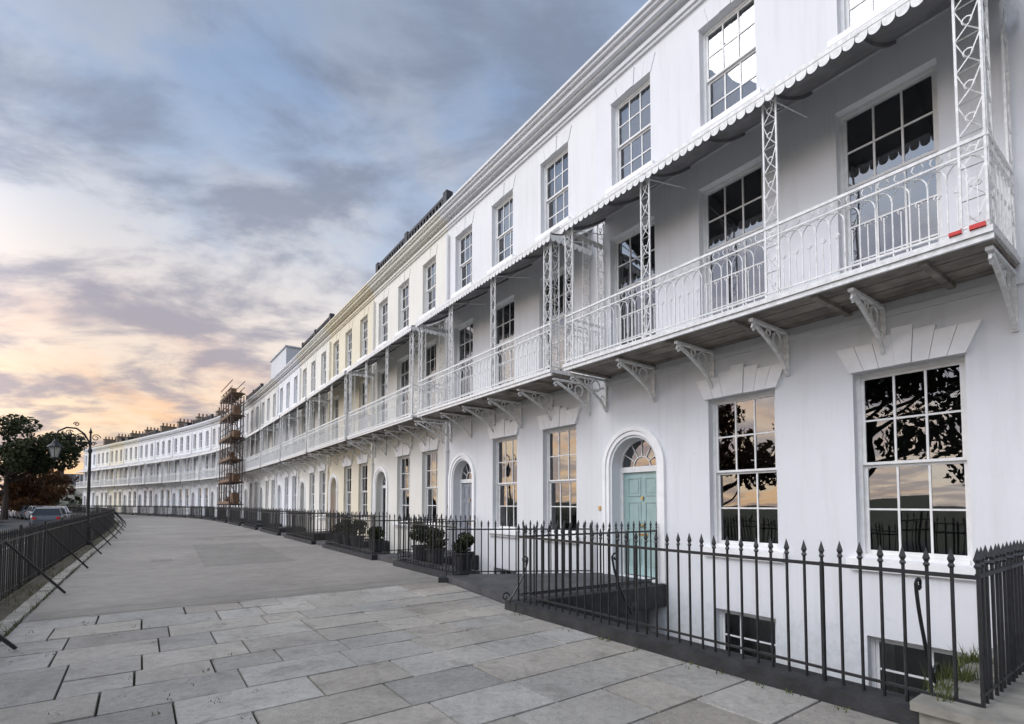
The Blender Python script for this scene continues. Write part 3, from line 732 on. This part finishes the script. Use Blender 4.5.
# ---------------------------------------------------------------- cars
def car_meshes():
    st=[(-2.05,.35,.62,.68),(-1.95,.25,.85,.80),(-1.5,.2,.93,.86),(-.6,.2,.96,.88),(.5,.2,.95,.88),(1.2,.2,.86,.87),(1.8,.22,.74,.82),(2.02,.3,.6,.70)]
    b=MB()
    ring=[]
    for x,zb,zt,hw in st: ring.append([(x,-hw*.93,zb),(x,-hw,zb+.18),(x,-hw,zt-.12),(x,-hw*.9,zt),(x,hw*.9,zt),(x,hw,zt-.12),(x,hw,zb+.18),(x,hw*.93,zb)])
    for i in range(len(ring)-1):
        for j in range(8): b.q(ring[i][j],ring[i][(j+1)%8],ring[i+1][(j+1)%8],ring[i+1][j])
    b.q(*ring[0]); b.q(*ring[-1])
    rp=[(-1.3,1.36),(-.9,1.44),(-.1,1.47),(.35,1.42)]
    for (x0,z0),(x1,z1) in zip(rp[:-1],rp[1:]):
        b.q((x0,-.62,z0),(x0,.62,z0),(x1,.62,z1),(x1,-.62,z1)); 
        for s_ in (-1,1): b.q((x0,s_*.62,z0),(x1,s_*.62,z1),(x1,s_*.67,z1-.07),(x0,s_*.67,z0-.07))
    for s_ in (-1,1):
        for (xa,za,xb,zb) in ((-1.32,1.33,-1.75,.93),(-.35,1.42,-.4,.95),(.36,1.4,1.12,.9)): b.tube([(xa,s_*.64,za),(xb,s_*.78,zb)],.045,4)
        b.box(.7,.85,s_*.98-.08,s_*.98+.08,.93,1.05)
    g=MB()
    g.q((.37,-.6,1.41),(.37,.6,1.41),(1.15,.74,.87),(1.15,-.74,.87)); g.q((-1.31,-.6,1.35),(-1.31,.6,1.35),(-1.76,.72,.9),(-1.76,-.72,.9))
    for s_ in (-1,1): g.q((-1.3,s_*.63,1.32),(-.1,s_*.64,1.41),(.36,s_*.63,1.38),(1.1,s_*.77,.9),(-.5,s_*.78,.94),(-1.72,s_*.77,.9))
    w=MB()
    for x in (-1.3,1.3):
        for s_ in (-1,1):
            prof=[(.0,-.1),(.2,-.1),(.31,-.08),(.32,0),(.31,.08),(.2,.1),(0,.1)]
            n=14
            for i in range(len(prof)-1):
                for k in range(n):
                    a=2*math.pi*k/n;c=2*math.pi*(k+1)/n;(r0,y0),(r1,y1)=prof[i],prof[i+1]
                    w.q((x+r0*math.cos(a),s_*.8+y0,.32+r0*math.sin(a)),(x+r0*math.cos(c),s_*.8+y0,.32+r0*math.sin(c)),(x+r1*math.cos(c),s_*.8+y1,.32+r1*math.sin(c)),(x+r1*math.cos(a),s_*.8+y1,.32+r1*math.sin(a)))
    l=MB()
    for s_ in (-1,1): l.box(-2.06,-1.97,s_*.62-.1,s_*.62+.1,.62,.78)
    hl=MB()
    for s_ in (-1,1): hl.box(1.9,2.0,s_*.6-.12,s_*.6+.12,.55,.67)
    return b.mesh('body',M['carpaint'],False),g.mesh('glass',M['carglass']),w.mesh('wheels',M['rubber']),l.mesh('tail_lights',M['red']),hl.mesh('head_lights',M['lampglass'])
cm=car_meshes()
ccol=[(.12,.13,.15,1),(.03,.03,.035,1),(.4,.4,.42,1),(.2,.22,.25,1),(.5,.5,.5,1),(.05,.08,.2,1),(.45,.46,.48,1),(.2,.02,.02,1),(.1,.1,.11,1),(.5,.5,.5,1),(.3,.32,.35,1),(.02,.02,.02,1)]
def heading(s):
    a=P(s+1,12)-P(s-1,12); return math.atan2(a.y,a.x)
i=0
for s_ in np.arange(50,104,5.1):
    for off in (13.2,17.6):
        if off>14 and i%3==2: i+=1; continue
        p=P(s_+(2 if off>14 else 0)+random.uniform(-.3,.3),off,-.15)
        mw=Matrix.Translation(p)@Matrix.Rotation(heading(s_),4,'Z'); e=empty('parked_car',mw)
        for n_,me in zip(('body','glass','wheels','tail_lights','head_lights'),cm): obj(n_,me,e,None,ccol[i%12])
        i+=1
# ---------------------------------------------------------------- scaffold
def scaffold(k):
    e=empty('scaffolding',T(k)); w=MB(); bd=MB()
    xs=(-.3,1.,2.3,3.6,4.9)
    for x in xs:
        for y in (1.35,2.25): w.tube([(x,y,0),(x,y,10.6+random.uniform(-.3,.5))],.045,5)
    for j in range(6):
        z=1.8*j+1.5
        if z>11: continue
        for y in (1.35,2.25):
            w.tube([(-.6,y,z),(5.2,y,z)],.04,5)
            w.tube([(-.6,y,z+1.),(5.2,y,z+1.)],.035,5); w.tube([(-.6,y,z+.5),(5.2,y,z+.5)],.03,5)
        for x in xs: w.tube([(x,1.2,z-.05),(x,2.4,z-.05)],.035,5)
        for i in range(4): bd.box(-.5,5.1,1.38+.21*i,1.57+.21*i,z+.03,z+.07)
        bd.box(-.5,5.1,2.28,2.31,z+.04,z+.24)
        if j<5:
            w.tube([(-.3,2.3,z),(1.,2.3,z+1.8)] if j%2 else [(3.6,2.3,z),(4.9,2.3,z+1.8)],.035,5)
            w.tube([(-.4,1.35,z),(-.4,2.3,z+1.8)],.035,5)
        for i in range(4):
            x=random.uniform(0,4.); bd.box(x,x+random.uniform(.4,1.2),1.45,1.9,z+.07,z+random.uniform(.3,1.0))
    obj('tubes',w.mesh('tubes',M['steel']),e); obj('boards',bd.mesh('boards',M['yellow']),e)
scaffold(8)
dhs=MB(); dhs.box(-6,6,-4,4,0,9)
e=empty('distant_house',Matrix.Translation((-101,121,-3.2))@Matrix.Rotation(.5,4,'Z')); obj('walls',dhs.mesh('walls',M['wall']),e,None,(.6,.57,.5,1))
rf=MB(); rf.q((-6.4,-4.4,9),(6.4,-4.4,9),(6.4,0,11.6),(-6.4,0,11.6)); rf.q((-6.4,4.4,9),(6.4,4.4,9),(6.4,0,11.6),(-6.4,0,11.6)); rf.q((-6,-4,9),(-6,4,9),(-6,0,11.4)); rf.q((6,-4,9),(6,4,9),(6,0,11.4)); rf.box(-5,-4,-.6,.6,10.5,13)
obj('roof',rf.mesh('roof',M['slate']),e)
wd_=MB()
for z in (1,4,6.6):
    for x in (-4.5,-1.5,1.5,4.5): wd_.box(x-.5,x+.5,-4.03,-4.,z,z+1.6)
obj('windows',wd_.mesh('windows',M['carglass']),e)
rd=MB(); rd.box(.22,.34,1.13,1.17,DZ,DZ+.045); rd.box(.4,.5,1.13,1.17,DZ,DZ+.035)
obj('red_ribbon',rd.mesh('red',M['red']),None,T(1))
# ---------------------------------------------------------------- world
wd=bpy.data.worlds.new('World'); sc.world=wd; wd.use_nodes=True; t=NT(wd.node_tree)
try:
    wd.cycles.sampling_method='MANUAL'; wd.cycles.sample_map_resolution=256
except Exception: pass
bg=t.n['Background']
SAZ=62; LAZ=112; LEL=48
sky=t.new('ShaderNodeTexSky'); sky.sky_type='NISHITA'; sky.sun_disc=False; sky.sun_elevation=R(LEL); sky.sun_rotation=R(-LAZ)
gen=t.new('ShaderNodeTexCoord').outputs['Generated']
nrm=t.new('ShaderNodeVectorMath',operation='NORMALIZE'); t.link(gen,nrm.inputs[0]); dirv=nrm.outputs[0]
sp=t.new('ShaderNodeSeparateXYZ'); t.link(dirv,sp.inputs[0]); X,Y,Z=sp.outputs
zc=t.math('MAXIMUM',Z,0.)
sunh=Vector((-math.sin(R(SAZ)),math.cos(R(SAZ)),0))
dsun=t.vmath('DOT_PRODUCT',dirv,tuple(sunh)).outputs['Value']
dback=t.vmath('DOT_PRODUCT',dirv,tuple(ovec(30))).outputs['Value']
grad=t.ramp(zc,[(0,(.80,.76,.72)),(.15,(.78,.76,.76)),(.35,(.56,.62,.72)),(.62,(.27,.37,.55)),(1,(.30,.38,.52))])
warm=t.math('MULTIPLY',t.ramp(dsun,[(.38,0.),(.93,1.)],'EASE'),t.ramp(zc,[(0,1.),(.14,.9),(.42,0.)]))
c=t.mix(warm,grad,(1.0,.57,.27))
den=t.math('ADD',zc,.16)
px=t.math('DIVIDE',X,den); py=t.math('DIVIDE',Y,den)
cv=t.new('ShaderNodeCombineXYZ'); t.link(px,cv.inputs[0]); t.link(py,cv.inputs[1])
def rot(v,ang,s3,loc=(0,0,0)):
    m=t.new('ShaderNodeMapping'); m.inputs['Rotation'].default_value=(0,0,ang); m.inputs['Scale'].default_value=s3; m.inputs['Location'].default_value=loc; t.link(v,m.inputs[0]); return m.outputs[0]
v1=rot(cv.outputs[0],.5,(1.,.8,1),(2.3,1.1,0)); v2=rot(cv.outputs[0],-.5,(.9,1.2,1),(5.1,8.2,3))
n1=t.noise(v1,1.6,5,.56,.2); n2=t.noise(v2,2.1,6,.58,.25)
m1=t.ramp(n1,[(.40,0.),(.56,1.)],'EASE'); m2=t.ramp(n2,[(.42,0.),(.60,1.)],'EASE')
light=t.mix(warm,t.mix(t.ramp(zc,[(.32,0.),(.68,1.)]),(.80,.77,.76),(.33,.38,.47)),(1.0,.74,.48))
c=t.mix(t.math('MULTIPLY',m1,.85),c,light)
darkc=t.mix(warm,t.mix(t.ramp(zc,[(.2,0.),(.6,1.)]),(.35,.345,.405),(.20,.235,.31)),(.34,.26,.28))
c=t.mix(t.math('MULTIPLY',m2,.84),c,darkc)
nz=t.mix(1,sky.outputs[0],(.02,.02,.02),'MULTIPLY')
c=t.mix(1,c,nz,'ADD')
boost=t.math('MULTIPLY_ADD',t.ramp(dback,[(.12,0.),(.8,1.)],'EASE'),2.0,1.)
bc=t.new('ShaderNodeCombineXYZ'); [t.link(boost,bc.inputs[i]) for i in range(3)]
c=t.mix(1,c,bc.outputs[0],'MULTIPLY')
t.link(c,bg.inputs['Color']); bg.inputs['Strength'].default_value=1.0
sl=bpy.data.lights.new('sun','SUN'); sl.energy=1.5; sl.angle=R(30); sl.color=(1,.96,.92)
so=bpy.data.objects.new('sun',sl); sc.collection.objects.link(so)
sd=Vector((-math.sin(R(LAZ))*math.cos(R(LEL)),math.cos(R(LAZ))*math.cos(R(LEL)),math.sin(R(LEL)))); so.rotation_euler=sd.to_track_quat('Z','Y').to_euler()
# ---------------------------------------------------------------- camera
cd=bpy.data.cameras.new('camera'); cam=bpy.data.objects.new('camera',cd); sc.collection.objects.link(cam); sc.camera=cam
cd.sensor_width=36; cd.lens=18; cd.clip_end=6000; cd.clip_start=.05
tilt=2.5; cam.location=(0,0,CAMZ); cam.rotation_euler=(R(90+tilt),0,0)
cd.shift_y=(141-512*math.tan(R(tilt)))/1024
